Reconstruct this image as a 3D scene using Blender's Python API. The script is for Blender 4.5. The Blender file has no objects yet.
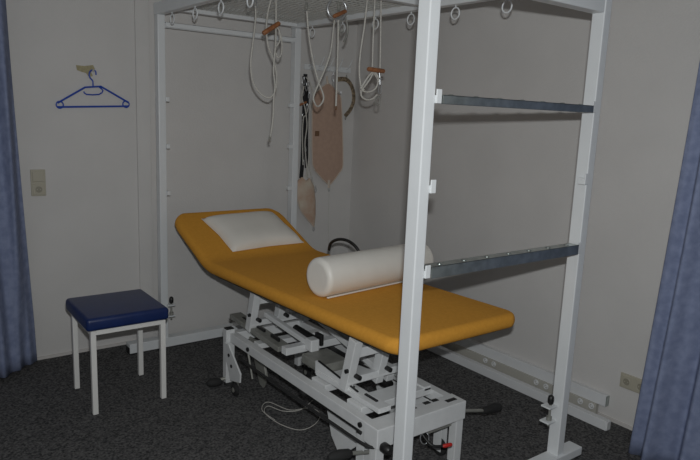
import bpy, bmesh, math, random
from mathutils import Vector, Matrix
random.seed(7)
S = bpy.context.scene
C = S.collection
PI = math.pi

# ------------------------------------------------------------------ camera
F = 634.0                       # focal length in pixels of the 700x460 frame
EYE = Vector((0, 0, 1.6))
def _n(a, b):
    return Vector((a - 350.0, b - 230.0, F)).normalized()
_X = _n(1206, 150)
_Y = _n(-130, 95)
_Y = (_Y - _X * _Y.dot(_X)).normalized()
_Z = _X.cross(_Y)
if _Z.y > 0:
    _Z = -_Z
R = Matrix((_X, _Y, _Z))        # rows: world axes seen from the lens (x right, y down, z forward)
cam = bpy.data.objects.new('camera', bpy.data.cameras.new('camera'))
C.objects.link(cam)
cam.data.sensor_width = 36.0
cam.data.sensor_fit = 'HORIZONTAL'
cam.data.lens = F / 700.0 * 36.0
cam.data.clip_start = 0.02
_r = R @ Vector((1, 0, 0)); _u = R @ Vector((0, -1, 0)); _b = R @ Vector((0, 0, -1))
cam.matrix_world = Matrix(((_r.x, _u.x, _b.x, EYE.x), (_r.y, _u.y, _b.y, EYE.y), (_r.z, _u.z, _b.z, EYE.z), (0, 0, 0, 1)))
S.camera = cam

# ------------------------------------------------------------------ world, flash, exposure
w = bpy.data.worlds.new('world'); S.world = w; w.use_nodes = True
w.node_tree.nodes['Background'].inputs[0].default_value = (0.55, 0.62, 0.75, 1)
w.node_tree.nodes['Background'].inputs[1].default_value = 0.02
S.view_settings.view_transform = 'Standard'
S.view_settings.look = 'None'
S.view_settings.gamma = 1
S.view_settings.use_curve_mapping = False
S.view_settings.exposure = 0.0
fl = bpy.data.lights.new('camera_flash', 'AREA')      # the flash unit just above the lens
fl.shape = 'RECTANGLE'; fl.size = 0.05; fl.size_y = 0.03
fl.energy = 41.0
fl.color = (0.96, 0.99, 1.0)
flo = bpy.data.objects.new('camera_flash', fl); C.objects.link(flo)
flo.matrix_world = cam.matrix_world.copy()
flo.location = (0.025, 0.0, 1.735)

def at(px, py, Y):               # the point seen at (px, py) on the plane y = Y
    d = R @ Vector((px - 350.0, py - 230.0, F))
    return EYE + d * (Y / d.y)

# ------------------------------------------------------------------ materials
def mat(name, col, rough=0.5, metal=0.0, var=0.0, scale=40.0, bump=0.0, bscale=200.0, col2=None, spec=0.5, detail=3.0, coat=0.0):
    m = bpy.data.materials.new(name); m.use_nodes = True
    nt = m.node_tree; b = nt.nodes['Principled BSDF']
    b.inputs['Base Color'].default_value = (*col, 1)
    b.inputs['Roughness'].default_value = rough
    b.inputs['Metallic'].default_value = metal
    b.inputs['Specular IOR Level'].default_value = spec
    b.inputs['Coat Weight'].default_value = coat
    tc = nt.nodes.new('ShaderNodeTexCoord')
    if var > 0 or col2:
        n = nt.nodes.new('ShaderNodeTexNoise'); n.inputs['Scale'].default_value = scale; n.inputs['Detail'].default_value = detail
        nt.links.new(tc.outputs['Object'], n.inputs['Vector'])
        r = nt.nodes.new('ShaderNodeValToRGB')
        c2 = col2 or tuple(c * (1 - var) for c in col)
        r.color_ramp.elements[0].position = 0.36; r.color_ramp.elements[0].color = (*c2, 1)
        r.color_ramp.elements[1].position = 0.64; r.color_ramp.elements[1].color = (*col, 1)
        nt.links.new(n.outputs['Fac'], r.inputs['Fac']); nt.links.new(r.outputs['Color'], b.inputs['Base Color'])
    if bump > 0:
        n2 = nt.nodes.new('ShaderNodeTexNoise'); n2.inputs['Scale'].default_value = bscale; n2.inputs['Detail'].default_value = 4
        nt.links.new(tc.outputs['Object'], n2.inputs['Vector'])
        bp = nt.nodes.new('ShaderNodeBump'); bp.inputs['Strength'].default_value = bump; bp.inputs['Distance'].default_value = 0.004
        nt.links.new(n2.outputs['Fac'], bp.inputs['Height']); nt.links.new(bp.outputs['Normal'], b.inputs['Normal'])
    return m
M = dict(
    wall=mat('wall_paint', (0.655, 0.638, 0.62), 0.75, var=0.05, scale=2.5, bump=0.35, bscale=90, spec=0.25),
    ceil=mat('ceiling_paint', (0.50, 0.49, 0.47), 0.9, bump=0.2, bscale=120),
    carpet=mat('carpet', (0.150, 0.147, 0.145), 0.98, col2=(0.040, 0.040, 0.042), scale=95, bump=0.5, bscale=260, spec=0.1, detail=6),
    white=mat('white_powder_coat', (0.74, 0.76, 0.77), 0.35, var=0.03, scale=9, bump=0.05, bscale=400),
    bedwhite=mat('white_steel', (0.70, 0.71, 0.71), 0.38, var=0.06, scale=14, bump=0.05, bscale=300),
    rail=mat('white_board', (0.72, 0.73, 0.74), 0.5, var=0.04, scale=6, bump=0.05),
    stoolwhite=mat('stool_tube', (0.78, 0.77, 0.74), 0.4, var=0.03, scale=12),
    orange=mat('orange_cloth', (0.69, 0.325, 0.045), 0.85, col2=(0.65, 0.300, 0.040), scale=60, bump=0.2, bscale=700, spec=0.2),
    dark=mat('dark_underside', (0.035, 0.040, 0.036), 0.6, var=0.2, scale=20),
    cream=mat('cream_leatherette', (0.80, 0.77, 0.71), 0.42, var=0.04, scale=8, bump=0.12, bscale=500),
    blue=mat('blue_leatherette', (0.008, 0.024, 0.110), 0.38, var=0.15, scale=20, bump=0.15, bscale=420),
    hanger=mat('blue_plastic', (0.018, 0.07, 0.42), 0.3),
    black=mat('black_plastic', (0.012, 0.012, 0.012), 0.45, bump=0.05),
    rubber=mat('black_rubber', (0.018, 0.018, 0.018), 0.8, bump=0.1),
    zinc=mat('galvanised_steel', (0.50, 0.55, 0.53), 0.28, 0.9, var=0.25, scale=22, bump=0.08, bscale=60),
    chrome=mat('chrome', (0.55, 0.56, 0.57), 0.28, 0.75),
    greymetal=mat('grey_metal', (0.33, 0.33, 0.30), 0.5, 0.3, var=0.2, scale=18),
    cord=mat('white_cord', (0.62, 0.60, 0.55), 0.9, var=0.2, scale=160, bump=0.5, bscale=500),
    wire=mat('grid_wire', (0.60, 0.60, 0.57), 0.4),
    wood=mat('orange_wood', (0.34, 0.14, 0.055), 0.5, col2=(0.24, 0.09, 0.035), scale=45),
    beige=mat('beige_plastic', (0.46, 0.43, 0.345), 0.4),
    beigedark=mat('beige_shadow_gap', (0.30, 0.28, 0.22), 0.5),
    web=mat('grey_beige_web', (0.46, 0.445, 0.40), 0.6),
    tape=mat('old_glue', (0.42, 0.37, 0.22), 0.8, var=0.2, scale=60),
    sling=mat('skin_tone_cloth', (0.50, 0.345, 0.265), 0.85, var=0.08, scale=30, bump=0.3, bscale=600),
    slingedge=mat('pale_piping', (0.60, 0.52, 0.44), 0.8),
    pouch=mat('pale_canvas', (0.60, 0.52, 0.42), 0.85, col2=(0.52, 0.36, 0.27), scale=9),
    patch=mat('brown_leather', (0.17, 0.09, 0.045), 0.6),
    strapbrown=mat('worn_brown_strap', (0.34, 0.26, 0.17), 0.65, var=0.7, scale=50),
    strapblack=mat('black_webbing', (0.012, 0.012, 0.014), 0.7, bump=0.3, bscale=500),
    red=mat('red_grip', (0.45, 0.02, 0.015), 0.4),
    curtain=mat('blue_grey_cloth', (0.25, 0.29, 0.43), 0.85, col2=(0.19, 0.225, 0.35), scale=26, bump=0.4, bscale=500, spec=0.25, detail=6),
    baseb=mat('skirting_paint', (0.60, 0.575, 0.55), 0.6),
)

# ------------------------------------------------------------------ helpers
def box(bm, lo, hi, mtx=None):
    lo, hi = Vector(lo), Vector(hi)
    c = (lo + hi) / 2; d = hi - lo
    m = Matrix.Translation(c) @ Matrix.Diagonal((abs(d.x), abs(d.y), abs(d.z), 1))
    if mtx is not None: m = mtx @ m
    bmesh.ops.create_cube(bm, size=1, matrix=m)
def bar(bm, a, b, wx, wy, up=(0, 0, 1)):
    """box beam from a to b; wx across, wy in the 'up' sense"""
    a, b = Vector(a), Vector(b); d = (b - a); L = d.length; d.normalize()
    up = Vector(up)
    if abs(d.dot(up)) > 0.98: up = Vector((0, 1, 0))
    s = d.cross(up).normalized(); u = s.cross(d)
    m = Matrix(((s.x * wx, d.x * L, u.x * wy, (a.x + b.x) / 2), (s.y * wx, d.y * L, u.y * wy, (a.y + b.y) / 2),
                (s.z * wx, d.z * L, u.z * wy, (a.z + b.z) / 2), (0, 0, 0, 1)))
    bmesh.ops.create_cube(bm, size=1, matrix=m)
def spline(pts, sub=6, closed=False):
    pts = [Vector(p) for p in pts]; out = []; n = len(pts)
    rng = range(n if closed else n - 1)
    for i in rng:
        p0 = pts[(i - 1) % n] if (closed or i > 0) else pts[0]
        p1 = pts[i]; p2 = pts[(i + 1) % n]
        p3 = pts[(i + 2) % n] if (closed or i + 2 < n) else pts[-1]
        for k in range(sub):
            t = k / sub
            out.append(0.5 * ((2 * p1) + (p2 - p0) * t + (2 * p0 - 5 * p1 + 4 * p2 - p3) * t * t + (3 * p1 - p0 - 3 * p2 + p3) * t ** 3))
    if not closed: out.append(pts[-1])
    return out
def tube(bm, pts, r, seg=8, closed=False, sub=6, flat=None):
    P = spline(pts, sub, closed) if sub > 1 else [Vector(p) for p in pts]
    n = len(P); rings = []; prev = None
    for i, p in enumerate(P):
        a = P[(i - 1) % n] if (closed or i > 0) else P[i]
        b = P[(i + 1) % n] if (closed or i < n - 1) else P[i]
        d = (b - a).normalized()
        if prev is None:
            h = Vector((0, 1, 0)) if abs(d.y) < 0.9 else Vector((1, 0, 0))
            s = d.cross(h).normalized()
        else:
            s = (prev - d * prev.dot(d)).normalized()
        prev = s; u = d.cross(s)
        rr = r[0] + (r[1] - r[0]) * i / (n - 1) if isinstance(r, tuple) else r
        ry = rr if flat is None else flat
        rings.append([bm.verts.new(p + s * math.cos(2 * PI * k / seg) * rr + u * math.sin(2 * PI * k / seg) * ry) for k in range(seg)])
    m = n if closed else n - 1
    for i in range(m):
        A, B = rings[i], rings[(i + 1) % n]
        for k in range(seg):
            bm.faces.new((A[k], A[(k + 1) % seg], B[(k + 1) % seg], B[k]))
    if not closed:
        bm.faces.new(rings[0][::-1]); bm.faces.new(rings[-1])
def cyl(bm, a, b, r, seg=16):
    tube(bm, [a, b], r, seg, sub=1)
def lathe(bm, a, b, prof, seg=20):
    """prof: list of (t along a->b, radius)"""
    a, b = Vector(a), Vector(b); d = (b - a)
    dn = d.normalized(); h = Vector((0, 0, 1)) if abs(dn.z) < 0.9 else Vector((1, 0, 0))
    s = dn.cross(h).normalized(); u = dn.cross(s); rings = []
    for t, r in prof:
        c = a + d * t
        rings.append([bm.verts.new(c + s * math.cos(2 * PI * k / seg) * r + u * math.sin(2 * PI * k / seg) * r) for k in range(seg)])
    for A, B in zip(rings, rings[1:]):
        for k in range(seg): bm.faces.new((A[k], A[(k + 1) % seg], B[(k + 1) % seg], B[k]))
    bm.faces.new(rings[0][::-1]); bm.faces.new(rings[-1])
def prism(bm, poly, d):
    """closed polygon (3D points) given thickness by the vector d"""
    d = Vector(d)
    A = [bm.verts.new(Vector(p)) for p in poly]; B = [bm.verts.new(Vector(p) + d) for p in poly]; n = len(A)
    bm.faces.new(A[::-1]); bm.faces.new(B)
    for k in range(n): bm.faces.new((A[k], A[(k + 1) % n], B[(k + 1) % n], B[k]))
def torus(bm, c, ax1, ax2, r, t, n=24, seg=8):
    c = Vector(c); a1 = Vector(ax1).normalized(); a2 = Vector(ax2).normalized()
    tube(bm, [c + a1 * math.cos(2 * PI * k / n) * r + a2 * math.sin(2 * PI * k / n) * r for k in range(n)], t, seg, True, 1)

def obj(name, bm, m, parent=None, bevel=0.0, smooth=False, origin=None, label=None):
    bmesh.ops.recalc_face_normals(bm, faces=bm.faces[:])
    if smooth:
        for f in bm.faces: f.smooth = True
        for e in bm.edges:
            if len(e.link_faces) == 2 and e.calc_face_angle(0) > 0.8: e.smooth = False
    if parent is not None:
        o0 = world_loc(parent)
        if origin is not None: o0 = Vector(origin)
    elif origin is not None: o0 = Vector(origin)
    else:
        zs = [v.co.z for v in bm.verts]; xs = [v.co.x for v in bm.verts]; ys = [v.co.y for v in bm.verts]
        o0 = Vector(((min(xs) + max(xs)) / 2, (min(ys) + max(ys)) / 2, min(zs)))
    for v in bm.verts: v.co -= o0
    me = bpy.data.meshes.new(name); bm.to_mesh(me); bm.free()
    me.materials.append(m)
    o = bpy.data.objects.new(name, me); C.objects.link(o)
    if parent is not None:
        o.parent = parent; o.location = o0 - world_loc(parent)
    else: o.location = o0
    if bevel > 0:
        b = o.modifiers.new('bevel', 'BEVEL'); b.width = bevel; b.segments = 2; b.limit_method = 'ANGLE'; b.angle_limit = 0.7
        b.harden_normals = False
    if label: o['label'] = label
    return o
def world_loc(o):
    v = Vector(o.location)
    while o.parent: o = o.parent; v += o.location
    return v
def thing(name, label, cat, loc, group=None):
    o = bpy.data.objects.new(name, None); C.objects.link(o); o.empty_display_size = 0.1
    o.location = loc; o['label'] = label; o['category'] = cat
    if group: o['group'] = group
    return o
def tag(o, label, cat, group=None):
    o['label'] = label; o['category'] = cat
    if group: o['group'] = group
    return o
def struct(name, bm, m, bevel=0.0):
    o = obj(name, bm, m, bevel=bevel); o['kind'] = 'structure'; return o
def new(): return bmesh.new()
def copy_tree(o, parent=None):
    c = o.copy(); C.objects.link(c); c.parent = parent
    for ch in list(o.children): copy_tree(ch, c)
    return c

# ------------------------------------------------------------------ room
XR, YB, ZC = 3.15, 4.18, 2.75
XL, YF = -0.90, -1.60
b = new(); box(b, (XL - .1, YF - .1, -.1), (XR + .1, YB + .1, 0)); struct('floor', b, M['carpet'])
b = new(); box(b, (XL - .1, YF - .1, ZC), (XR + .1, YB + .1, ZC + .1)); struct('ceiling', b, M['ceil'])
b = new(); box(b, (XL - .1, YB, 0), (XR + .1, YB + .1, ZC)); struct('wall_back', b, M['wall'])
b = new(); box(b, (XR, YF - .1, 0), (XR + .1, YB, ZC)); struct('wall_right', b, M['wall'])
b = new(); box(b, (XL - .1, YF - .1, 0), (XL, YB, ZC)); struct('wall_left', b, M['wall'])
b = new(); box(b, (XL, YF - .1, 0), (XR, YF, ZC)); struct('wall_front', b, M['wall'])
# shallow flat strip on the back wall beside the cage, and a low skirting
b = new(); box(b, (1.385, YB - .018, 0), (1.475, YB, ZC)); struct('trim_1', b, M['wall'], 0.004)
b = new(); box(b, (XL, YB - .010, 0), (1.385, YB, .018)); struct('baseboard_back', b, M['baseb'])
b = new(); box(b, (XR - .010, YF, 0), (XR, YB - .010, .018)); struct('baseboard_right', b, M['baseb'])

# ------------------------------------------------------------------ sling cage
PW, PD = 0.048, 0.060
YN, YP = 1.59, 3.97            # front faces of the near and far posts
AX, BX, CX, DX = 1.458, 2.452, 1.494, 2.486
ZP = 2.160
cage = thing('therapy_cage', 'tall white square-tube frame cage standing over the orange treatment table', 'frame', (2.0, 2.8, 0))
def post(x, y):
    b = new(); box(b, (x, y, 0.045), (x + PW, y + PD, ZP + (.026 if x > 2 else 0))); return obj('post', b, M['white'], cage, 0.004)
posts = [post(AX, YP), post(BX, YP), post(CX, YN), post(DX, YN)]
for (x0, x1, y) in ((AX - .215, BX + .19, YP), (CX - .15, DX + .185, YN - .005)):
    b = new(); box(b, (x0, y - .008, 0.008), (x1, y + PD + .006, 0.072 if y > 3 else 0.050)); f = obj('foot_bar', b, M['white'], cage, 0.004)
    for x in (x0, x1 - .04):
        b = new(); box(b, (x, y - .004, 0), (x + .04, y + PD + .003, .010)); obj('rubber_pad', b, M['rubber'], f)
    for x in (x0, x1):
        b = new(); box(b, (x - .003, y - .004, .012), (x + .003, y + PD + .004, .046)); obj('end_cap', b, M['white'] if x == x1 else M['black'], f)
# portal beams between the posts
b = new(); box(b, (CX + PW, YN + .002, ZP - .098), (DX, YN + PD, ZP)); obj('cross_beam', b, M['white'], cage, 0.004)
# long beams lying on the posts
def skew(bm, xa, xb, z0, z1, ya, yb, wd):
    v = []
    for (x, y) in ((xa, ya), (xa + wd, ya), (xb + wd, yb), (xb, yb)): v.append((x, y, z0))
    prism(bm, v, (0, 0, z1 - z0))
b = new(); skew(b, CX, AX, ZP, ZP + .072, YN - .01, YP + PD + .01, PW); obj('long_beam', b, M['white'], cage, 0.004)
b = new(); skew(b, DX, BX, ZP + .026, ZP + .098, YN - .01, YP + PD + .01, PW); obj('long_beam', b, M['white'], cage, 0.004)
# wire ceiling panel
G0, G1 = 2.66, 3.99
gp = new()
GX0, GX1 = 1.525, 2.445
box(gp, (GX0 - .02, G1 - .044, 2.190), (GX1 + .005, G1, 2.258)); pan = obj('grid_frame', gp, M['white'], cage, 0.003)
gp = new(); box(gp, (GX0 - .02, G0, 2.195), (GX1 + .005, G0 + .05, 2.245)); obj('grid_frame', gp, M['white'], cage, 0.003)
gb = new()
# woven diamond lattice of round wire, one strand rising where the other dips
W0, W1, D0, D1 = GX0 + .005, GX1, G0 + .03, G1 - .02
px, py = .032, .055
nx = int((W1 - W0) / px); ny = int((D1 - D0) / py)
for i in range(nx + 1):
    x0 = W0 + i * px
    for sg in (1, -1):
        pts = []
        for j in range(ny + 1):
            xx = x0 + sg * (px / 2 if j % 2 else 0) * .96
            pts.append((min(max(xx, W0), W1), D0 + j * py, 2.215 + (.003 if (j + (sg > 0)) % 2 else -.003)))
        tube(gb, pts, .0024, 4, sub=1)
obj('wire_grid', gb, M['wire'], pan)
# lugs on the posts' inner sides
for px, py, s in ((AX + PW, YP, 1), (BX, YP, -1), (CX + PW, YN, 1), (DX, YN, -1)):
    for z in ((1.068, 1.370, 1.665) if py == YP else (1.066, 1.372, 1.680)):
        if s == -1 and py == YP and z < .8: continue
        b = new()
        d = .024 if py == YN else (.022 if s > 0 else .034)
        box(b, (px, py - .004, z - .030), (px + s * d, py + .030, z - .002)) if s > 0 else box(b, (px - d, py - .004, z - .030), (px, py + .030, z - .002))
        if py == YN:
            q = px + s * d
            if s > 0: box(b, (px, py - .008, z - .030), (q, py - .002, z + .018))
            else: box(b, (q, py - .008, z - .030), (px, py - .002, z + .018))
        obj('lug', b, M['white'], cage, 0.002)
# screw clamps low on two posts
for px, py, s, zc in ((AX + PW - .012, YP - .008, 1, .262), (DX, YN + .045, -1, .255)):
    a, c = (px, px + s * .050) if s > 0 else (px - .060, px)
    cl = None
    for dz in (.035, -.040):
        b = new(); box(b, (min(a, c), py - .02, zc + dz), (max(a, c), py + .030, zc + dz + .008))
        cl = obj('clamp_plate', b, M['white'], cage, 0.001)
    xm = px + s * .030
    b = new(); cyl(b, (xm, py, zc - .06), (xm, py, zc + .055), .006); cyl(b, (xm, py, zc - .03), (xm, py, zc - .012), .013); obj('clamp_screw', b, M['greymetal'], cage, smooth=True)
    b = new(); lathe(b, (xm, py, zc + .048), (xm, py, zc + .095), [(0, .007), (.15, .013), (.5, .015), (.85, .013), (1, .006)]); obj('knob', b, M['black'], cage, smooth=True)

# galvanised cross rails on the near posts
def cross_rail(xa, xb, y, z, lab, ht, m, grp=None):
    t = thing('cross_rail', lab, 'rail', ((xa + xb) / 2, y - .01, z), grp)
    b = new()
    box(b, (xa, y - .012, z), (xb, y - .009, z + ht))
    box(b, (xa, y - .012, z + ht - .003), (xb, y + .036, z + ht))
    box(b, (xa, y + .033, z), (xb, y + .036, z + ht))
    ch = obj('channel', b, M[m], t, 0.0008)
    for i in range(7):
        x = xa + .06 + i * (xb - xa - .12) / 6
        b = new(); lathe(b, (x, y + .012, z + ht - .001), (x, y + .012, z + ht + .004), [(0, .012), (.6, .011), (1, .006)], 10)
        obj('stud', b, M[m], t, smooth=True)
cross_rail(CX + PW + .0255, DX - .0255, YN, 1.650, 'upper galvanised steel rail spanning the two near posts of the cage', .030, 'zinc', 'galvanised rails across the near posts')
cross_rail(CX + PW + .0255, DX - .0255, YN, 1.034, 'lower galvanised steel rail crossing between near posts just above the orange bed', .044, 'zinc', 'galvanised rails across the near posts')
cross_rail(AX + PW + .001, BX - .001, YP + .004, 2.088, 'white rail high between the two far posts by the back wall', .030, 'white')

# ------------------------------------------------------------------ rings hanging from the long beams
def ring_thing(x, y, lab, grp, sc=1.12):
    ZP = 2.160 if x < 2 else 2.186
    t = thing('hanging_ring', lab, 'ring', (x, y, ZP), grp)
    b = new(); tube(b, [(x, y, ZP), (x, y, ZP - .012)], .0035, 6, sub=1); obj('eye_pin', b, M['white'], t)
    b = new(); torus(b, (x, y, ZP - .012 - .026 * sc), (0, 1, 0.0), (0.0, 0, 1), .026 * sc, .0042, 24, 8); obj('ring', b, M['white'], t, smooth=True)
def beam_x(xa, xb, y): return xa + (xb - xa) * (y - YN) / (YP + PD - YN)
order = ['farthest', 'second farthest', 'third farthest', 'fourth farthest', 'fifth farthest', 'nearest']
for i, y in enumerate((3.817, 3.49, 3.17, 2.86)):
    ring_thing(beam_x(CX, AX, y) + .03, y, 'small white ring under the left top beam, %s the camera' % ((order[i] + ' from') if i < 3 else 'nearest of the four to'), 'rings under the left top beam')
for i, y in enumerate((3.806, 3.46, 3.127, 2.812, 2.47, 2.131)):
    ring_thing(beam_x(DX, BX, y) + .028, y, 'small white ring under the right-hand top beam, %s the camera' % ((order[i] + ' from') if i < 5 else 'nearest of the six to'), 'rings under the right top beam')

# ------------------------------------------------------------------ double rail at the foot of the right wall
rt = thing('wall_rail', 'white double rail with small clips along the foot of the right wall', 'rail', (3.05, 2.8, 0))
b = new(); box(b, (3.006, 1.655, 0.002), (3.046, 4.10, .056)); lowb = obj('lower_board', b, M['rail'], rt, 0.003)
b = new(); box(b, (3.010, 1.650, .006), (3.042, 1.656, .052)); obj('end_cap', b, M['rail'], lowb)
b = new(); box(b, (3.116, 1.735, .078), (3.149, 4.10, .142)); upb = obj('upper_board', b, M['rail'], rt, 0.003)
b = new(); box(b, (3.119, 1.731, .081), (3.146, 1.736, .139)); obj('end_cap', b, M['zinc'], upb)
b = new(); box(b, (3.105, 1.78, .002), (3.13, 4.09, .079)); obj('inner_web', b, M['web'], rt)
for y in (1.80, 1.87, 2.10, 2.17, 2.50, 2.57, 3.00, 3.07, 3.50, 3.57):
    b = new(); torus(b, (3.090, y, .064), (0, 1, 0), (0, 0, 1), .014, .0035, 14, 6); cyl(b, (3.090, y, .064), (3.106, y, .064), .006, 10)
    obj('clip', b, M['rail'], rt, smooth=True)

# ------------------------------------------------------------------ treatment table
def cxb(y): return 2.012 - (y - 1.83) * .056
HY, HA = 3.36, math.radians(25.3)
def bend(p, zh):
    x, y, z = p
    if y > HY:
        d = y - HY; e = .16                        # soft fold
        a = HA * min(1, d / e)
        dy, dz = ((e * math.cos(HA / 2) + (d - e) * math.cos(HA), e * math.sin(HA / 2) + (d - e) * math.sin(HA)) if d > e else (d * math.cos(a / 2), d * math.sin(a / 2)))
        return (x, HY + dy - (z - zh) * math.sin(a), zh + dz + (z - zh) * math.cos(a))
    return (x, y, z)
def slab(bm, y0, y1, hw, z0, z1, rc, re, zh):
    st = []
    L = y1 - y0; n = 10
    ds = [rc * (1 - math.cos(k / n * PI / 2)) for k in range(n + 1)]
    ds2 = [re * (1 - math.cos(k / 5 * PI / 2)) for k in range(6)]
    ds = sorted(set([round(d, 5) for d in ds + ds2]))
    ys = [y0 + d for d in ds] + [y0 + rc + (L - 2 * rc) * k / 40 for k in range(1, 40)] + [y1 - d for d in reversed(ds)]
    ys += [HY + .015 * k for k in range(13)]
    ys = sorted(set(round(v, 5) for v in ys if y0 <= v <= y1))
    H = (z1 - z0) / 2; zm = (z0 + z1) / 2; rings = []
    for y in ys:
        d = min(y - y0, y1 - y)
        q_ = rc * 1.45 if y > (y0 + y1) / 2 else rc
        w = hw if d >= q_ else hw - q_ + math.sqrt(max(0, q_ * q_ - (q_ - d) ** 2))
        h = H if d >= re else H - re + math.sqrt(max(0, re * re - (re - d) ** 2))
        h = max(h, 0.002)
        ring = []; r = min(re, h, w)
        for (sx, sz, a0) in ((1, 1, 0), (-1, 1, PI / 2), (-1, -1, PI), (1, -1, 1.5 * PI)):
            for k in range(6):
                a = a0 + k / 5 * PI / 2
                ring.append((sx * (w - r) + r * math.cos(a), sz * (h - r) + r * math.sin(a)))
            if sz == 1 and sx == 1 or (sz == -1 and sx == -1):
                for q in (1, 2, 3):
                    ring.append(((w - r) * (sx - 2 * sx * q / 4), sz * h))
        rings.append([bm.verts.new(bend((cxb(y) + u, y, zm + v), zh)) for u, v in ring])
    for A, B in zip(rings, rings[1:]):
        m = len(A)
        for k in range(m): bm.faces.new((A[k], A[(k + 1) % m], B[(k + 1) % m], B[k]))
    bm.faces.new(rings[0][::-1]); bm.faces.new(rings[-1])
bed = thing('treatment_table', 'height adjustable treatment table with orange cover and white lifting frame', 'treatment table', (2.0, 2.6, 0))
b = new(); slab(b, 1.80, 3.985, .395, .640, .712, .085, .034, .640); mt = obj('mattress', b, M['orange'], bed, smooth=True)
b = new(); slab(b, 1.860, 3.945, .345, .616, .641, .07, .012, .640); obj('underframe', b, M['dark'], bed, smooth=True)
# base frame
BL, BR, BN, BF = 1.582, 2.055, 1.860, 3.235
bs = new()
for x in (BL, BR): box(bs, (x, BN + .02, .272), (x + .045, BF - .01, .324))
side = obj('base_rail', bs, M['bedwhite'], bed, 0.003)
b = new(); box(b, (BL - .004, BN - .02, .238), (BR + .05, BN + .075, .327)); nb = obj('end_beam', b, M['bedwhite'], bed, 0.004)
b = new(); box(b, (BL + .04, BF - .04, .270), (BR, BF + .01, .325)); obj('end_beam', b, M['bedwhite'], bed, 0.004)
for (x, dy, w_) in ((BL + .24, .045, .035), (BL + .33, .050, .035), (BL + .38, .050, .035), (BL + .435, .012, .060)):
    b = new(); box(b, (x, BN + dy, .3265), (x + w_, BN + dy + .022, .3290)); obj('slot', b, M['black'], nb)
for (x, y, top) in ((BL, BN - .01, .27), (BR + .005, BN - .01, .27), (BL - .014, BF - .03, .345), (BR, BF - .03, .345)):
    lw = .054 if (top > .3 and x < 1.8) else .045
    b = new(); box(b, (x + .045 - lw, y, .020), (x + .045, y + .045, top)); lg = obj('leg', b, M['bedwhite'], bed, 0.003)
    b = new(); lathe(b, (x + .022, y + .022, 0), (x + .022, y + .022, .022), [(0, .030), (.5, .030), (1, .02)]); obj('rubber_foot', b, M['rubber'], lg, smooth=True)
    if top > .3:
        b = new(); box(b, (x + .048 - lw, y + .003, .344), (x + .042, y + .042, .352)); obj('cap', b, M['black'], lg, 0.003)
        # gusset plate with two bolts
        xg = x - .019 if x < 1.8 else x + .045
        b = new(); prism(b, [(xg, y + .010, .275), (xg, y - .045, .275), (xg, y - .195, .150), (xg, y - .190, .095), (xg, y - .075, .068), (xg, y - .045, .135), (xg, y + .010, .20)], (.010, 0, 0)); g = obj('gusset', b, M['bedwhite'], lg, 0.002)
        xb_ = xg - .004 if x < 1.8 else xg + .010
        for (by, bz) in ((y - .055, .215), (y - .088, .160)):
            b = new(); cyl(b, (xb_, by, bz), (xb_ + .004, by, bz), .010); obj('bolt', b, M['black'], g)
        # castor
        yc = y - .135
        b = new(); lathe(b, (x - .030, yc, .036), (x - .006, yc, .036), [(0, .030), (.15, .036), (.85, .036), (1, .030)], 24); wh = obj('castor', b, M['rubber'], lg, smooth=True)
        b = new(); lathe(b, (x - .033, yc, .036), (x - .003, yc, .036), [(0, .014), (1, .014)], 16); obj('hub', b, M['greymetal'], wh, smooth=True)
        b = new(); box(b, (x - .004, yc - .008, .036), (x - .001, yc + .012, .11)); obj('castor_fork', b, M['greymetal'], wh)
# near castors
for x in (BL + .03, BR + .03):
    b = new(); lathe(b, (x - .012, BN + .11, .042), (x + .012, BN + .11, .042), [(0, .032), (.15, .042), (.85, .042), (1, .032)], 24); wh = obj('castor', b, M['rubber'], bed, smooth=True)
    b = new(); lathe(b, (x - .015, BN + .11, .042), (x + .015, BN + .11, .042), [(0, .018), (1, .018)], 16); obj('hub', b, M['greymetal'], wh, smooth=True)
    b = new(); box(b, (x - .020, BN + .085, .03), (x - .016, BN + .135, .285)); box(b, (x + .016, BN + .085, .03), (x + .020, BN + .135, .285)); obj('castor_fork', b, M['bedwhite'], wh)
# bolts in the rail
for y in (1.96, 2.98):
    b = new(); cyl(b, (BL - .008, y, .300), (BL + .001, y, .300), .012); obj('bolt', b, M['black'], bed)
# upper brackets carrying the top
for yb in (2.14, 3.07):
    b = new()
    for x in (1.668, 1.850, 2.03):
        bar(b, (x, yb + .050, .355), (x, yb - .015, .615), .044, .052, (0, 1, 0))
    box(b, (1.665, yb - .02, .525), (2.04, yb + .02, .570))
    box(b, (1.655, yb + .012, .385), (2.04, yb + .045, .420))
    br = obj('top_bracket', b, M['bedwhite'], bed, 0.003)
    for x in (1.668, 1.850): b = new(); cyl(b, (x + .020, yb + .02, .43), (x + .020, yb - .03, .43), .011, 12); obj('bolt', b, M['black'], br, smooth=True)
    b = new(); cyl(b, (1.633, yb + .01, .46), (1.650, yb + .01, .46), .010, 12); obj('bolt', b, M['black'], br, smooth=True)
# long tubes joining the brackets under the top
for x in (1.74, 2.00):
    b = new(); box(b, (x, 1.98, .575), (x + .03, 3.25, .606)); obj('top_rail', b, M['dark'], bed, 0.002)
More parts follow.
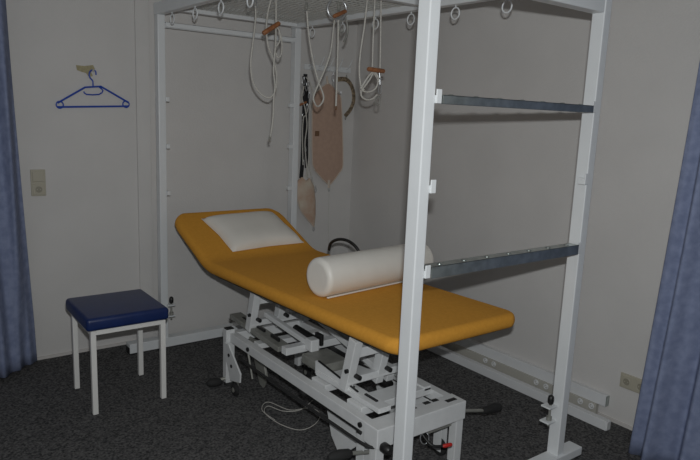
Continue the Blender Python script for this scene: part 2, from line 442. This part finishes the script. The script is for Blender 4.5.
# lifting arms
def arm(p0, p1, wd, ht, m='bedwhite'):
    b = new(); bar(b, p0, p1, wd, ht); return obj('lift_arm', b, M[m], bed, 0.003)
arm((1.740, 3.07, .455), (1.770, 2.66, .405), .028, .028)
arm((2.000, 3.07, .455), (1.990, 2.66, .405), .028, .028)
arm((1.950, 3.00, .50), (1.950, 2.20, .34), .045, .035)
a1 = arm((1.692, 3.36, .372), (1.692, 2.78, .350), .075, .030, 'greymetal')
a2 = arm((1.690, 2.42, .352), (1.690, 1.93, .352), .070, .024)
a3 = arm((2.030, 2.42, .335), (2.030, 2.02, .335), .045, .022)
for (a, ys) in ((a1, (2.84, 3.00, 3.18)), (a2, (1.99, 2.16))):
    for y in ys:
        b = new(); box(b, (1.688, y, .3640), (1.700, y + .085, .3700)) if a is a2 else box(b, (1.690, y, .362), (1.702, y + .085, .388))
        obj('slot', b, M['black'], a)
# pointed cheek at the arm ends
b = new(); prism(b, [(1.665, 2.44, .34), (1.665, 2.44, .405), (1.665, 2.02, .36), (1.665, 2.02, .34)], (.012, 0, 0)); obj('arm_cheek', b, M['bedwhite'], bed, 0.001)
b = new(); prism(b, [(1.667, 2.42, .407), (1.667, 2.42, .412), (1.667, 2.10, .376), (1.667, 2.10, .371)], (.008, 0, 0)); obj('edge_strip', b, M['black'], bed)
# cross members in the base
for (y, z0, z1, wdt) in ((2.66, .36, .40, .05), (2.30, .30, .335, .12), (2.02, .30, .338, .11), (2.95, .30, .33, .06)):
    b = new(); box(b, (BL + .05, y, z0), (BR, y + wdt, z1)); obj('cross_member', b, M['bedwhite'], bed, 0.003)
b = new(); box(b, (1.745, 2.60, .375), (1.798, 2.66, .440)); obj('pivot_block', b, M['bedwhite'], bed, 0.006)
b = new(); box(b, (1.805, 2.60, .40), (1.825, 2.66, .46)); obj('pivot_stop', b, M['black'], bed, 0.004)
b = new(); cyl(b, (1.76, 2.62, .36), (1.76, 2.62, .29), .016); obj('spacer', b, M['bedwhite'], bed, smooth=True); b = new(); cyl(b, (1.80, 2.62, .36), (1.80, 2.62, .29), .016); obj('spacer', b, M['bedwhite'], bed, smooth=True)
# motor box and piston
b = new(); box(b, (1.70, 2.43, .325), (1.86, 2.62, .375)); obj('motor_housing', b, M['greymetal'], bed, 0.006)
b = new(); cyl(b, (1.95, 2.2, .30), (1.90, 3.0, .36), .024); obj('piston', b, M['black'], bed, smooth=True)
# white triangular plates hanging below
b = new(); prism(b, [(1.640, 2.32, .285), (1.640, 1.96, .285), (1.640, 1.955, .235), (1.640, 2.04, .150), (1.640, 2.14, .060), (1.640, 2.175, .045), (1.640, 2.20, .052), (1.640, 2.25, .10)], (.008, 0, 0)); obj('swing_plate', b, M['bedwhite'], bed, 0.002)
b = new(); prism(b, [(2.02, 2.42, .285), (2.02, 2.00, .285), (2.02, 2.02, .22), (2.02, 2.26, .10), (2.02, 2.36, .13)], (.008, 0, 0)); obj('swing_plate', b, M['bedwhite'], bed, 0.002)
b = new(); prism(b, [(1.70, 3.20, .285), (1.70, 3.06, .285), (1.70, 2.98, .10), (1.70, 3.02, .03), (1.70, 3.06, .04)], (.014, 0, 0)); obj('stay', b, M['greymetal'], bed, 0.002)
# gas spring below the left rail
b = new(); cyl(b, (1.600, 2.42, .262), (1.600, 2.00, .262), .011); sp = obj('gas_spring', b, M['black'], bed, smooth=True)
b = new(); lathe(b, (1.600, 2.00, .262), (1.600, 1.96, .262), [(0, .012), (.3, .019), (.8, .019), (1, .01)]); obj('joint', b, M['rubber'], sp, smooth=True); b = new(); lathe(b, (1.600, 2.46, .262), (1.600, 2.40, .262), [(0, .012), (.3, .020), (.8, .020), (1, .01)]); obj('joint', b, M['rubber'], sp, smooth=True)
# all-round foot switch bar
b = new(); tube(b, [(1.60, 3.08, .225), (1.565, 3.03, .228), (1.560, 2.60, .232), (1.560, 2.12, .236), (1.565, 1.90, .238), (1.60, 1.86, .238)], .0070, 10); sw = obj('switch_bar', b, M['rubber'], bed, smooth=True)
b = new(); cyl(b, (1.60, 3.02, .285), (1.60, 2.96, .13), .006); obj('switch_link', b, M['greymetal'], sw)
# far-left and near-right pedals
b = new(); cyl(b, (1.60, 3.21, .05), (1.53, 3.23, .040), .010); pd = obj('pedal_arm', b, M['greymetal'], bed, smooth=True)
b = new(); lathe(b, (1.545, 3.228, .028), (1.455, 3.245, .028), [(0, .012), (.12, .022), (.5, .027), (.85, .022), (1, .010)]); obj('pedal_grip', b, M['rubber'], pd, smooth=True)
b = new(); cyl(b, (2.09, 1.925, .245), (2.36, 1.94, .170), .008); pd = obj('pedal_arm', b, M['greymetal'], bed, smooth=True)
b = new(); lathe(b, (2.34, 1.94, .172), (2.49, 1.945, .157), [(0, .012), (.10, .018), (.3, .017), (.6, .024), (.88, .022), (1, .010)]); obj('pedal_grip', b, M['rubber'], pd, smooth=True)
b = new(); tube(b, [(1.74, 1.95, .14), (1.634, 1.95, .162), (1.500, 1.95, .196)], .009, 10); pd = obj('pedal_arm', b, M['greymetal'], bed, smooth=True)
b = new(); lathe(b, (1.53, 1.95, .190), (1.41, 1.95, .204), [(0, .012), (.12, .020), (.5, .025), (.85, .020), (1, .010)]); obj('pedal_grip', b, M['rubber'], pd, smooth=True)
b = new(); q = at(388, 450, 1.80); lathe(b, q + Vector((0, .04, 0)), q - Vector((0, .015, 0)), [(0, .012), (.2, .022), (.8, .022), (1, .012)]); obj('knob', b, M['black'], bed, smooth=True)
# red tipped release lever under the near end beam
b = new(); tube(b, [(1.86, 1.90, .268), (1.865, 1.87, .215), (1.88, 1.82, .180), (1.93, 1.80, .172)], .0065, 8); lv = obj('release_lever', b, M['black'], bed, smooth=True)
b = new(); lathe(b, (1.925, 1.80, .172), (1.968, 1.785, .176), [(0, .006), (.15, .0088), (.85, .0088), (1, .006)]); obj('lever_grip', b, M['red'], lv, smooth=True, label='red lever grip')
b = new(); prism(b, [(2.02, 1.88, .27), (2.06, 1.88, .27), (2.075, 1.88, .20), (2.045, 1.88, .20)], (0, .03, 0)); box(b, (1.90, 1.87, .205), (2.05, 1.90, .222)); obj('latch_bracket', b, M['greymetal'], bed, 0.002)
b = new(); torus(b, (1.87, 1.86, .20), (1, 0, 0), (0, .3, 1), .026, .0022, 18, 6); obj('wire_loop', b, M['chrome'], bed, smooth=True)
# black hose on the far side
b = new(); tube(b, [at(329, 250, 3.30), at(331, 243, 3.28), at(338, 239.5, 3.22), at(347, 240.5, 3.16), at(355, 246, 3.10), at(361, 255, 3.06)], .010, 10)
obj('hose', b, M['black'], bed, smooth=True)

# cushion pillow on the raised head
pil = new(); n = 22; top = []; botm = []
PL, PWd = .375, .53
ax = Vector((1, .035, 0)).normalized(); ay = Vector((-.16, 1, 0)).normalized()
sn, cs = math.sin(HA), math.cos(HA)
PY0 = .16 * (math.cos(HA / 2) - cs); PZ0 = .16 * (math.sin(HA / 2) - sn)   # offset left by the soft fold
pc_x, pc_s = 1.965, .345        # centre: x and distance beyond the fold
for j in range(n + 1):
    rt_, rb_ = [], []
    for i in range(n + 1):
        u, v = -1 + 2 * i / n, -1 + 2 * j / n
        e = max(0, (1 - u ** 4)) ** .5 * max(0, (1 - v ** 4)) ** .5
        pin = 1 - .05 * (1 - abs(v)) * (abs(u) ** 3) ; pin2 = 1 - .05 * (1 - abs(u)) * (abs(v) ** 3)
        q = ax * (u * PWd / 2 * pin) + ay * (v * PL / 2 * pin2)
        s_ = pc_s + q.y
        for lst, h in ((rt_, .006 + .062 * e), (rb_, .004 - .0 * e)):
            lst.append(pil.verts.new((pc_x + q.x, HY + PY0 + s_ * cs - (.072 + h) * sn, .640 + PZ0 + s_ * sn + (.072 + h) * cs)))
    top.append(rt_); botm.append(rb_)
for j in range(n):
    for i in range(n):
        pil.faces.new((top[j][i], top[j][i + 1], top[j + 1][i + 1], top[j + 1][i]))
        pil.faces.new((botm[j][i], botm[j + 1][i], botm[j + 1][i + 1], botm[j][i + 1]))
for i in range(n):
    for (A, B, i0, i1) in ((top[0], botm[0], i, i + 1), (top[n], botm[n], i + 1, i)): pil.faces.new((A[i1], A[i0], B[i0], B[i1]))
    pil.faces.new((top[i][0], top[i + 1][0], botm[i + 1][0], botm[i][0])); pil.faces.new((top[i + 1][n], top[i][n], botm[i][n], botm[i + 1][n]))
tag(obj('pillow', pil, M['cream'], smooth=True), 'flat white pillow on the raised head end of the orange bed', 'pillow')
# bolster
RB = .099
p0 = Vector((1.690, 2.485, .712 + RB)); p1 = Vector((2.46, 2.560, .712 + RB))
bt = thing('bolster', 'white cylindrical bolster lying across the orange mattress', 'bolster', (2.05, 2.52, .712))
b = new(); pr = [(0, .001), (0, RB * .74)]
for k in range(7): 
    a = k / 6 * PI / 2; pr.append((.026 / .75 * (1 - math.cos(a)), RB * .74 + RB * .26 * math.sin(a)))
pr += [(.5, RB)] + [(1 - t, r) for t, r in reversed(pr)]
lathe(b, p0, p1, pr, 40); obj('roll', b, M['cream'], bt, smooth=True)
b = new(); bar(b, p0 + Vector((.03, -.050, -RB + .0065)), p1 + Vector((-.03, -.050, -RB + .0065)), .012, .008); obj('seam_flap', b, M['cream'], bt, 0.003)

# ------------------------------------------------------------------ stool
st_ = thing('stool', 'square stool with dark blue padded seat and white tube legs', 'stool', (1.015, 3.43, 0))
def rbox(bm, lo, hi, r, seg=4):
    box(bm, lo, hi)
b = new(); box(b, (.795, 3.215, .462), (1.226, 3.660, .532)); se = obj('seat', b, M['blue'], st_, 0.020, smooth=False)
se.modifiers['bevel'].segments = 5
for f in se.data.polygons: f.use_smooth = True
T = .027
SX0, SX1, SY0, SY1 = .818, 1.210, 3.232, 3.632
for x in (SX0, SX1 - T):
    for y in (SY0, SY1 - T):
        b = new(); box(b, (x, y, .004), (x + T, y + T, .460)); lg = obj('leg', b, M['stoolwhite'], st_, 0.002)
        b = new(); box(b, (x + .001, y + .001, 0), (x + T - .001, y + T - .001, .005)); obj('glide', b, M['rubber'], lg)
b = new()
box(b, (SX0 + T, SY0, .437), (SX1 - T, SY0 + T, .462)); box(b, (SX0 + T, SY1 - T, .437), (SX1 - T, SY1, .462))
box(b, (SX0, SY0 + T, .437), (SX0 + T, SY1 - T, .462)); box(b, (SX1 - T, SY0 + T, .437), (SX1, SY1 - T, .462))
obj('seat_frame', b, M['stoolwhite'], st_, 0.002)

# ------------------------------------------------------------------ coat hanger, old glue patch and hook
YW = YB - .012
b = new(); poly = [at(x, y, YB - .003) for x, y in ((76, 65), (84, 66), (93, 65), (95, 69), (91, 72), (93, 76), (89, 77), (86, 73), (82, 72), (77, 70))]
prism(b, poly, (0, .003, 0)); tag(obj('glue_patch', b, M['tape']), 'yellowed glue patch on the wall above the blue hanger', 'patch')
hk = at(92.3, 70.5, YB)
b = new(); cyl(b, (hk.x, YB - .022, hk.z), (hk.x, YB, hk.z), .004, 10); lathe(b, (hk.x, YB - .026, hk.z), (hk.x, YB - .021, hk.z), [(0, .005), (.5, .007), (1, .006)], 12)
tag(obj('wall_hook', b, M['beige'], smooth=True), 'small wall peg holding up the blue coat hanger', 'hook')
hg = thing('coat_hanger', 'blue plastic coat hanger hanging on the white wall', 'coat hanger', at(92.5, 107, YW))
P = lambda x, y: at(x, y, YW)
b = new()
tube(b, [P(57.6, 107), P(128.6, 106.2)], .0058, 8, sub=1)
tube(b, [P(57.6, 103), P(85, 87.3), P(100.8, 86.4), P(128.6, 102.6)], .0058, 8, sub=1)
obj('body', b, M['hanger'], hg)
b = new(); tube(b, [P(93, 87), P(92.7, 81), P(90.2, 78), P(89.2, 74.5), P(90.3, 71.2), P(93, 70), P(95.6, 71.5), P(96, 75)], .0045, 8); obj('hook', b, M['hanger'], hg, smooth=True)
b = new(); tube(b, [P(83.8, 91.4), P(86.5, 94.4), P(99, 94.4), P(103, 90.6), P(99, 87)], .0042, 8, sub=2); obj('tie_bar', b, M['hanger'], hg)
for x, y in ((59.8, 104.8), (126, 104.2)):
    b = new(); torus(b, P(x, y), (1, 0, 0), (0, 0, 1), .020, .0042, 20, 8); obj('end_loop', b, M['hanger'], hg, smooth=True)

# ------------------------------------------------------------------ switch and sockets
def socket_back():
    t = thing('switch_and_socket', 'beige light switch above a socket beside the left curtain', 'socket', (.785, YB, 1.045))
    b = new(); box(b, (.744, YB - .010, 1.040), (.826, YB, 1.200)); obj('frame', b, M['beige'], t, 0.003)
    b = new(); box(b, (.753, YB - .017, 1.128), (.817, YB - .009, 1.192)); obj('rocker', b, M['beige'], t, 0.003)
    b = new(); box(b, (.753, YB - .014, 1.048), (.817, YB - .009, 1.112)); s = obj('socket_plate', b, M['beige'], t, 0.003)
    b = new(); torus(b, (.785, YB - .0145, 1.080), (1, 0, 0), (0, 0, 1), .020, .002, 24, 6); obj('rim', b, M['beige'], s)
    b = new(); cyl(b, (.785, YB - .0155, 1.080), (.785, YB - .013, 1.080), .019, 20); w_ = obj('well', b, M['beigedark'], s)
    for dx in (-.009, .009): b = new(); cyl(b, (.785 + dx, YB - .0165, 1.080), (.785 + dx, YB - .015, 1.080), .003, 8); obj('contact', b, M['beige'], s)
socket_back()
t = thing('double_socket', 'beige double wall socket low on the right wall by the curtain', 'socket', (XR, 1.60, .21))
b = new(); box(b, (XR - .010, 1.525, .215), (XR, 1.682, .296)); obj('frame', b, M['beige'], t, 0.003)
for y in (1.643, 1.564):
    b = new(); box(b, (XR - .014, y - .032, .223), (XR - .009, y + .032, .288)); s = obj('socket_plate', b, M['beige'], t, 0.003)
    b = new(); torus(b, (XR - .0145, y, .2555), (0, 1, 0), (0, 0, 1), .020, .002, 24, 6); obj('rim', b, M['beige'], s)
    b = new(); cyl(b, (XR - .0155, y, .2555), (XR - .013, y, .2555), .019, 20); obj('well', b, M['beigedark'], s)
    for dy in (-.009, .009): b = new(); cyl(b, (XR - .0165, y + dy, .2555), (XR - .015, y + dy, .2555), .003, 8); obj('contact', b, M['beige'], s)

# ------------------------------------------------------------------ curtains
def curtain(name, fn, n, m, thick, lab):
    b = new(); rows = []
    for j in range(m + 1):
        rows.append([b.verts.new(fn(i / n, j / m)) for i in range(n + 1)])
    for j in range(m):
        for i in range(n): b.faces.new((rows[j][i], rows[j][i + 1], rows[j + 1][i + 1], rows[j + 1][i]))
    for f in b.faces: f.smooth = True
    o = obj(name, b, M['curtain'], smooth=True)
    md = o.modifiers.new('thickness', 'SOLIDIFY'); md.thickness = thick; md.offset = 0
    tag(o, lab, 'curtain'); return o
def lc(u, v):      # u along the width, v from hem (0) to top (1)
    z = .03 + v * 2.50
    xr = .715 - .05 * min(1, v * 1.1) - .035 * max(0, v - .1)
    x = -.45 + (xr + .45) * u
    k = min(1, max(0, (.66 - x) / .06)); y = 4.085 - .13 * k * k * (3 - 2 * k) + .035 * math.sin(u * 44 + .5 * math.sin(v * 3)) * (1 - .25 * v) + .010 * math.sin(u * 97 + 2 * v)
    return (x, y, z)
curtain('curtain', lc, 260, 30, .003, 'blue grey curtain hanging at the left edge of the back wall')
def rc(u, v):
    z = .003 + v * 2.60
    yl = 1.465 - .15 * v + .04 * v * v
    y = .35 + (yl - .35) * u
    x = 2.895 + .050 * min(1, (1 - u) * 14 + .15) * math.sin(u * 40 + .6 * math.sin(v * 2.5)) * (1 - .25 * v) + .012 * math.sin(u * 88 + 2 * v)
    return (x, y, z)
curtain('curtain', rc, 260, 30, .003, 'blue grey curtain hanging in front of the right wall')

# ------------------------------------------------------------------ ropes, handles and ring under the wire grid
def P3(pts, Y, jit=0.0):
    return [at(x, y, Y + jit * math.sin(i * 1.7)) for i, (x, y) in enumerate(pts)]
def up(p, z=2.208): p = Vector(p); return Vector((p.x, p.y, z))
def snap(bm, c, s=1.0, ax=(1, 0, 0)):
    """small oval snap hook centred at c"""
    c = Vector(c); a = Vector(ax)
    pts = [c + a * (.010 * s * math.cos(t)) + Vector((0, 0, .024 * s * math.sin(t))) for t in [2 * PI * k / 14 for k in range(14)]]
    tube(bm, pts, .0030, 6, True, 1)
    cyl(bm, c + Vector((0, 0, .022 * s)), c + Vector((0, 0, .042 * s)), .0045, 8)
RC = .0050
Y1 = 3.22
t = thing('pull_rope', 'white cord with wooden handle and long loop, leftmost under the wire grid', 'rope', up(at(268, 20, Y1)), 'corded slings under the wire grid')
b = new(); L = P3([(255.5, 6), (255.5, 20), (253, 42), (250.8, 62), (252.5, 80), (260, 93), (270, 97.5), (276, 88), (276.3, 72), (272.5, 57), (268, 45), (266.3, 28), (268, 12), (271, 0)], Y1, .01)
tube(b, L + [up(L[-1])], RC, 8); obj('cord', b, M['cord'], t, smooth=True)
b = new(); L = P3([(276, 2), (276, 25), (275.5, 45), (273.5, 70), (275, 85), (273.6, 100), (273, 118), (270.5, 137)], Y1 - .015)
tube(b, [up(L[0])] + L, RC, 8); obj('cord', b, M['cord'], t, smooth=True)
b = new(); L = P3([(277, 27), (280.5, 34), (282, 45), (281, 55), (278, 57.5), (276, 53)], Y1 - .02); tube(b, L, .0045, 8)
L = P3([(275, 26), (279, 30), (280, 40), (276, 47)], Y1 - .03); tube(b, L, .0045, 8); obj('loop', b, M['cord'], t, smooth=True)
b = new(); a, c = at(263, 33.5, Y1 - .03), at(279.5, 23, Y1 - .03); lathe(b, a, c, [(0, .010), (.05, .013), (.95, .013), (1, .010)]); obj('handle', b, M['wood'], t, smooth=True)
b = new(); snap(b, at(255.5, 4, Y1), .9); q = at(255.5, 4, Y1); cyl(b, q + Vector((0, 0, .03)), up(q), .003, 8); obj('snap_hook', b, M['chrome'], t, smooth=True)
b = new(); q = at(269.5, 139, Y1 - .015); snap(b, q, .5); obj('tip_hook', b, M['greymetal'], t, smooth=True)

Y2 = 3.04
t = thing('sling_rope', 'white cord crossed into a teardrop loop in front of the skin coloured sling', 'rope', up(at(320, 20, Y2)), 'corded slings under the wire grid')
b = new(); L = P3([(306.8, 11), (308.5, 32), (312.5, 58), (318, 80), (323.3, 95), (322.5, 102), (318, 106.5), (313.3, 103), (312.3, 96), (318, 82), (328.5, 55), (334, 24), (335, 18)], Y2)
for i in (7, 8, 9, 10): L[i].y -= .014
tube(b, L, RC, 8, sub=8); obj('cord', b, M['cord'], t, smooth=True)
b = new(); q = at(306.5, 6, Y2); snap(b, q, .8); cyl(b, q + Vector((0, 0, .03)), up(q), .003, 8); obj('snap_hook', b, M['greymetal'], t, smooth=True)

Y3 = 3.02
c = at(337, 9, Y3)
t = thing('pulley_ring', 'steel ring holding a short wooden handle, hanging from the wire grid', 'ring', up(c))
b = new(); tz = Vector((R @ Vector((0, -1, 0)))); torus(b, c, (1, -.3, 0), (0, 0, 1), .055, .0068, 32, 8); obj('ring', b, M['chrome'], t, smooth=True)
b = new(); lathe(b, at(333.5, 16.5, Y3 - .02), at(346, 11, Y3 - .02), [(0, .008), (.06, .011), (.94, .011), (1, .008)]); obj('handle', b, M['wood'], t, smooth=True)
b = new(); snap(b, at(339, 6, Y3 - .01), 1.0); snap(b, at(340.5, 2, Y3 - .01), .8); cyl(b, c + Vector((0, 0, .04)), up(c), .004, 8); obj('swivel', b, M['greymetal'], t, smooth=True)
b = new(); tube(b, P3([(341, 20), (339.5, 27), (341, 33), (343.5, 31), (343, 25)], Y3), .0045, 8); tube(b, P3([(345.5, 17), (347.5, 26), (347, 35), (344, 42)], Y3), (.0045, .006), 8); obj('side_hook', b, M['greymetal'], t, smooth=True)
t = thing('weight_cord', 'single straight white cord with dark tip hanging below the steel ring', 'rope', at(338.3, 20, Y3))
b = new(); tube(b, P3([(338.3, 20), (338, 45), (337, 75), (336, 106)], Y3 - .01), .0055, 8); obj('cord', b, M['cord'], t, smooth=True)
b = new(); q = at(336, 108, Y3 - .01); snap(b, q, .45); obj('tip_hook', b, M['patch'], t, smooth=True)

Y4 = 2.74
t = thing('pull_rope', 'bundle of white cords with wooden handle and snap hook, rightmost under the grid', 'rope', up(at(374, 20, Y4)), 'corded slings under the wire grid')
b = new(); L = P3([(367, 2), (364.5, 25), (360.5, 52), (359.3, 72), (361, 86), (364, 90)], Y4); tube(b, [up(L[0])] + L, RC * .9, 8)
L = P3([(374.8, 2), (373.3, 35), (372.3, 67)], Y4); tube(b, [up(L[0])] + L, RC * .85, 8)
L = P3([(381, 2), (380.6, 35), (380, 68)], Y4); tube(b, [up(L[0])] + L, RC * .85, 8)
obj('cord', b, M['cord'], t, smooth=True)
b = new()
tube(b, P3([(372.5, 72), (368, 77), (363.5, 84), (360.5, 89)], Y4 - .01), .0055, 8)
tube(b, P3([(373.5, 72), (370, 79), (365, 86), (362, 90), (368, 92), (375, 89), (378, 82), (376, 76), (373, 72)], Y4), .0050, 8)
tube(b, P3([(361, 90), (361.5, 96), (366, 99.5), (372, 99), (377, 95)], Y4 + .01), .0050, 8)
tube(b, P3([(374, 71), (377.5, 76), (378.5, 82)], Y4 - .01), .0055, 8)
obj('loop', b, M['cord'], t, smooth=True)
b = new(); lathe(b, at(367.8, 69, Y4 - .015), at(384.2, 71.3, Y4 - .015), [(0, .009), (.05, .012), (.95, .012), (1, .009)]); obj('handle', b, M['wood'], t, smooth=True)
b = new(); snap(b, at(379.8, 89, Y4), 1.1); cyl(b, at(379.5, 73, Y4), at(380, 84, Y4), .006, 10); tube(b, P3([(382, 79), (377, 78)], Y4 - .01), .004, 6, sub=1); obj('snap_hook', b, M['chrome'], t, smooth=True)
b = new(); tube(b, P3([(378, 96), (375.5, 100), (376, 104.5), (379, 105), (379.7, 100), (379, 96)], Y4), .0032, 6); obj('end_loop', b, M['greymetal'], t, smooth=True)

# ------------------------------------------------------------------ hook rack on the back wall and what hangs from it
rk = thing('hook_rack', 'white wall rack with a row of hooks in the back corner', 'rack', (2.88, YB, 1.93))
za, zb = at(301, 70, YB).z, at(349.5, 75, YB).z
xa, xb = 2.66, 3.095
zr = 1.925
b = new(); box(b, (xa, YB - .014, zr), (xb, YB, zr + .040)); obj('board', b, M['white'], rk, 0.003)
HX = [2.695 + i * .088 for i in range(5)]
for x in HX:
    b = new(); tube(b, [(x, YB - .014, zr + .028), (x, YB - .040, zr + .030), (x + .006, YB - .060, zr + .060), (x + .018, YB - .066, zr + .100)], .0035, 8); tube(b, [(x, YB - .014, zr + .008), (x, YB - .034, zr + .000), (x, YB - .044, zr + .010)], .0035, 8)
    obj('hook', b, M['white'], rk, smooth=True)
YH = YB - .038
# black webbing with metal buckles
t = thing('strap_bundle', 'black webbing straps with steel snap hooks on the leftmost rack hook', 'strap', at(305, 75, YH))
b = new(); L = P3([(305.5, 74), (304.5, 100), (303.5, 130), (302.5, 160), (301, 178)], YH); tube(b, L, .018, 10, flat=.003)
L = P3([(304, 76), (307, 95), (306.5, 125), (306.5, 168)], YH + .008); tube(b, L, .016, 10, flat=.003)
obj('webbing', b, M['strapblack'], t, smooth=True)
b = new()
for x, y, s in ((304, 82, .9), (306.5, 88, .9), (303, 93, .8), (308.5, 84, .7), (309, 96, .7), (302, 86, .8), (307, 108, .8), (302.5, 118, .7), (305.5, 150, .6), (303.5, 163, .6)): snap(b, at(x, y, YH - .012), s)
obj('snap_hook', b, M['chrome'], t, smooth=True)
# white cords hanging next to it
t = thing('cord_bundle', 'thin white cords with small wooden toggle beside the black straps', 'rope', at(309, 76, YH))
b = new()
tube(b, P3([(306, 77), (310.5, 84), (313, 96), (311, 104), (309, 120), (310, 140), (308, 165), (306, 177)], YH - .030), .0045, 8)
tube(b, P3([(304, 86), (302, 98), (305, 108), (307, 125), (305, 142), (306, 160), (308, 178)], YH - .034), .0045, 8)
tube(b, P3([(309, 104), (306, 115), (303.5, 118), (302.5, 135), (303, 165)], YH - .030), .0040, 8)
tube(b, P3([(311, 140), (309, 160), (311, 175), (315, 190)], YH - .006), .0045, 8)
obj('cord', b, M['cord'], t, smooth=True)
b = new(); lathe(b, at(299.5, 105, YH - .03), at(306.5, 102, YH - .03), [(0, .006), (.1, .009), (.9, .009), (1, .006)]); obj('toggle', b, M['wood'], t, smooth=True)
b = new(); snap(b, at(315.5, 190, YH - .006), .8); snap(b, at(312, 180, YH - .006), .6); obj('snap_hook', b, M['chrome'], t, smooth=True)
# small pouch sling
t = thing('small_sling', 'small pale pink fabric sling hanging low beneath the straps and white cords', 'sling', at(307, 182, YH))
def cloth(name, pts, Y, th, m, parent, bulge=.012):
    P_ = [at(x, y, Y) for x, y in pts]; c = sum(P_, Vector()) / len(P_)
    b = new(); n = len(P_)
    rings = []
    for f, d in ((1, 0), (.85, .55), (.5, .9), (.0, 1)):
        if f == 0: rings.append([b.verts.new(c - Vector((0, th / 2 + bulge * d, 0)))])
        else: rings.append([b.verts.new(c + (p - c) * f - Vector((0, th / 2 + bulge * d, 0))) for p in P_])
    back = [b.verts.new(p + Vector((0, th / 2, 0))) for p in P_]
    for A, B in zip(rings, rings[1:]):
        for k in range(n):
            if len(B) == 1: b.faces.new((A[k], A[(k + 1) % n], B[0]))
            else: b.faces.new((A[k], A[(k + 1) % n], B[(k + 1) % n], B[k]))
    for k in range(n): b.faces.new((rings[0][k], back[k], back[(k + 1) % n], rings[0][(k + 1) % n]))
    b.faces.new(back[::-1])
    return obj(name, b, M[m], parent, smooth=True)
cloth('pouch', [(297.5, 181), (302, 177), (306, 181), (309.5, 178), (313.5, 186), (315.2, 200), (315.2, 215), (314, 227), (307, 219), (300, 209), (297, 196)], YH - .01, .012, 'pouch', t, .02)
b = new(); snap(b, at(313.7, 229, YH - .01), .7); obj('snap_hook', b, M['chrome'], t, smooth=True)
b = new(); tube(b, P3([(297.5, 183), (297, 196), (300, 209), (307, 219), (314, 227)], YH - .016), .004, 6); obj('piping', b, M['slingedge'], t, smooth=True)
# large sling
t = thing('large_sling', 'large skin coloured hexagonal fabric sling hanging from the rack in the corner', 'sling', at(327, 78, YH))
SL = [(326, 84), (330, 84), (337, 91), (341, 98), (342.5, 130), (343, 165), (340, 172), (331, 184), (327.5, 184), (317, 173), (312.5, 164), (312, 130), (312.7, 98), (318, 91)]
cloth('panel', SL, YH + .004, .006, 'sling', t, .006)
b = new(); tube(b, P3(SL, YH), .0042, 6, True, 2); obj('piping', b, M['slingedge'], t, smooth=True)
b = new(); q = at(317, 133.5, YH - .002); box(b, (q.x - .020, q.y - .008, q.z - .020), (q.x + .016, q.y - .003, q.z + .020)); obj('patch', b, M['patch'], t)
b = new(); tube(b, P3([(328, 84), (327, 79), (326.8, 76)], YH), .008, 8); tube(b, P3([(329, 180), (329, 188)], YH - .006), .012, 8, flat=.004, sub=1); obj('tab', b, M['slingedge'], t, smooth=True)
b = new(); snap(b, at(329, 189, YH - .006), .8); obj('buckle', b, M['chrome'], t, smooth=True)
b = new(); tube(b, P3([(329, 190), (328.6, 215), (328.5, 247)], YH), .0018, 6); obj('string', b, M['cord'], t, smooth=True)
# steel hook pair and the curved brown strap
t = thing('snap_hook', 'steel snap hook on the rack between the big sling and brown strap', 'hook', at(333, 74, YH))
b = new(); snap(b, at(333, 78, YH - .012), 1.0); snap(b, at(333.5, 84, YH - .012), .8); tube(b, P3([(334, 87), (337, 92), (340.5, 94.5), (341, 91.5)], YH - .012), .004, 8); obj('hook_body', b, M['chrome'], t, smooth=True)
t = thing('head_strap', 'worn brown curved strap on the rightmost rack hook', 'strap', at(345, 79, YH))
b = new(); tube(b, P3([(337.5, 79.5), (342, 79), (347, 80), (351, 85), (353.5, 93), (353.3, 102), (350, 110), (345, 116)], YH - .03), .017, 10, flat=.005); obj('band', b, M['strapbrown'], t, smooth=True)
b = new(); snap(b, at(346.5, 77.5, YH - .03), .5); snap(b, at(345.5, 118, YH - .03), .5); obj('buckle', b, M['greymetal'], t, smooth=True)

# ------------------------------------------------------------------ thin cable on the carpet
def fl_pt(px, py, z=.004):
    d = R @ Vector((px - 350, py - 230, F)); return EYE + d * ((z - EYE.z) / d.z)
b = new(); tube(b, [fl_pt(*p) for p in ((313, 400), (300, 410), (283, 411), (268, 406), (265, 413), (280, 424), (300, 430), (315, 424), (320, 414), (310, 408), (290, 410), (268, 402), (262, 410), (275, 420))], .0018, 6)
for v in b.verts: v.co.z = max(v.co.z, .0016)
tag(obj('floor_cable', b, M['cord'], smooth=True), 'thin pale cable coiled on the dark carpet under the treatment table', 'cable')
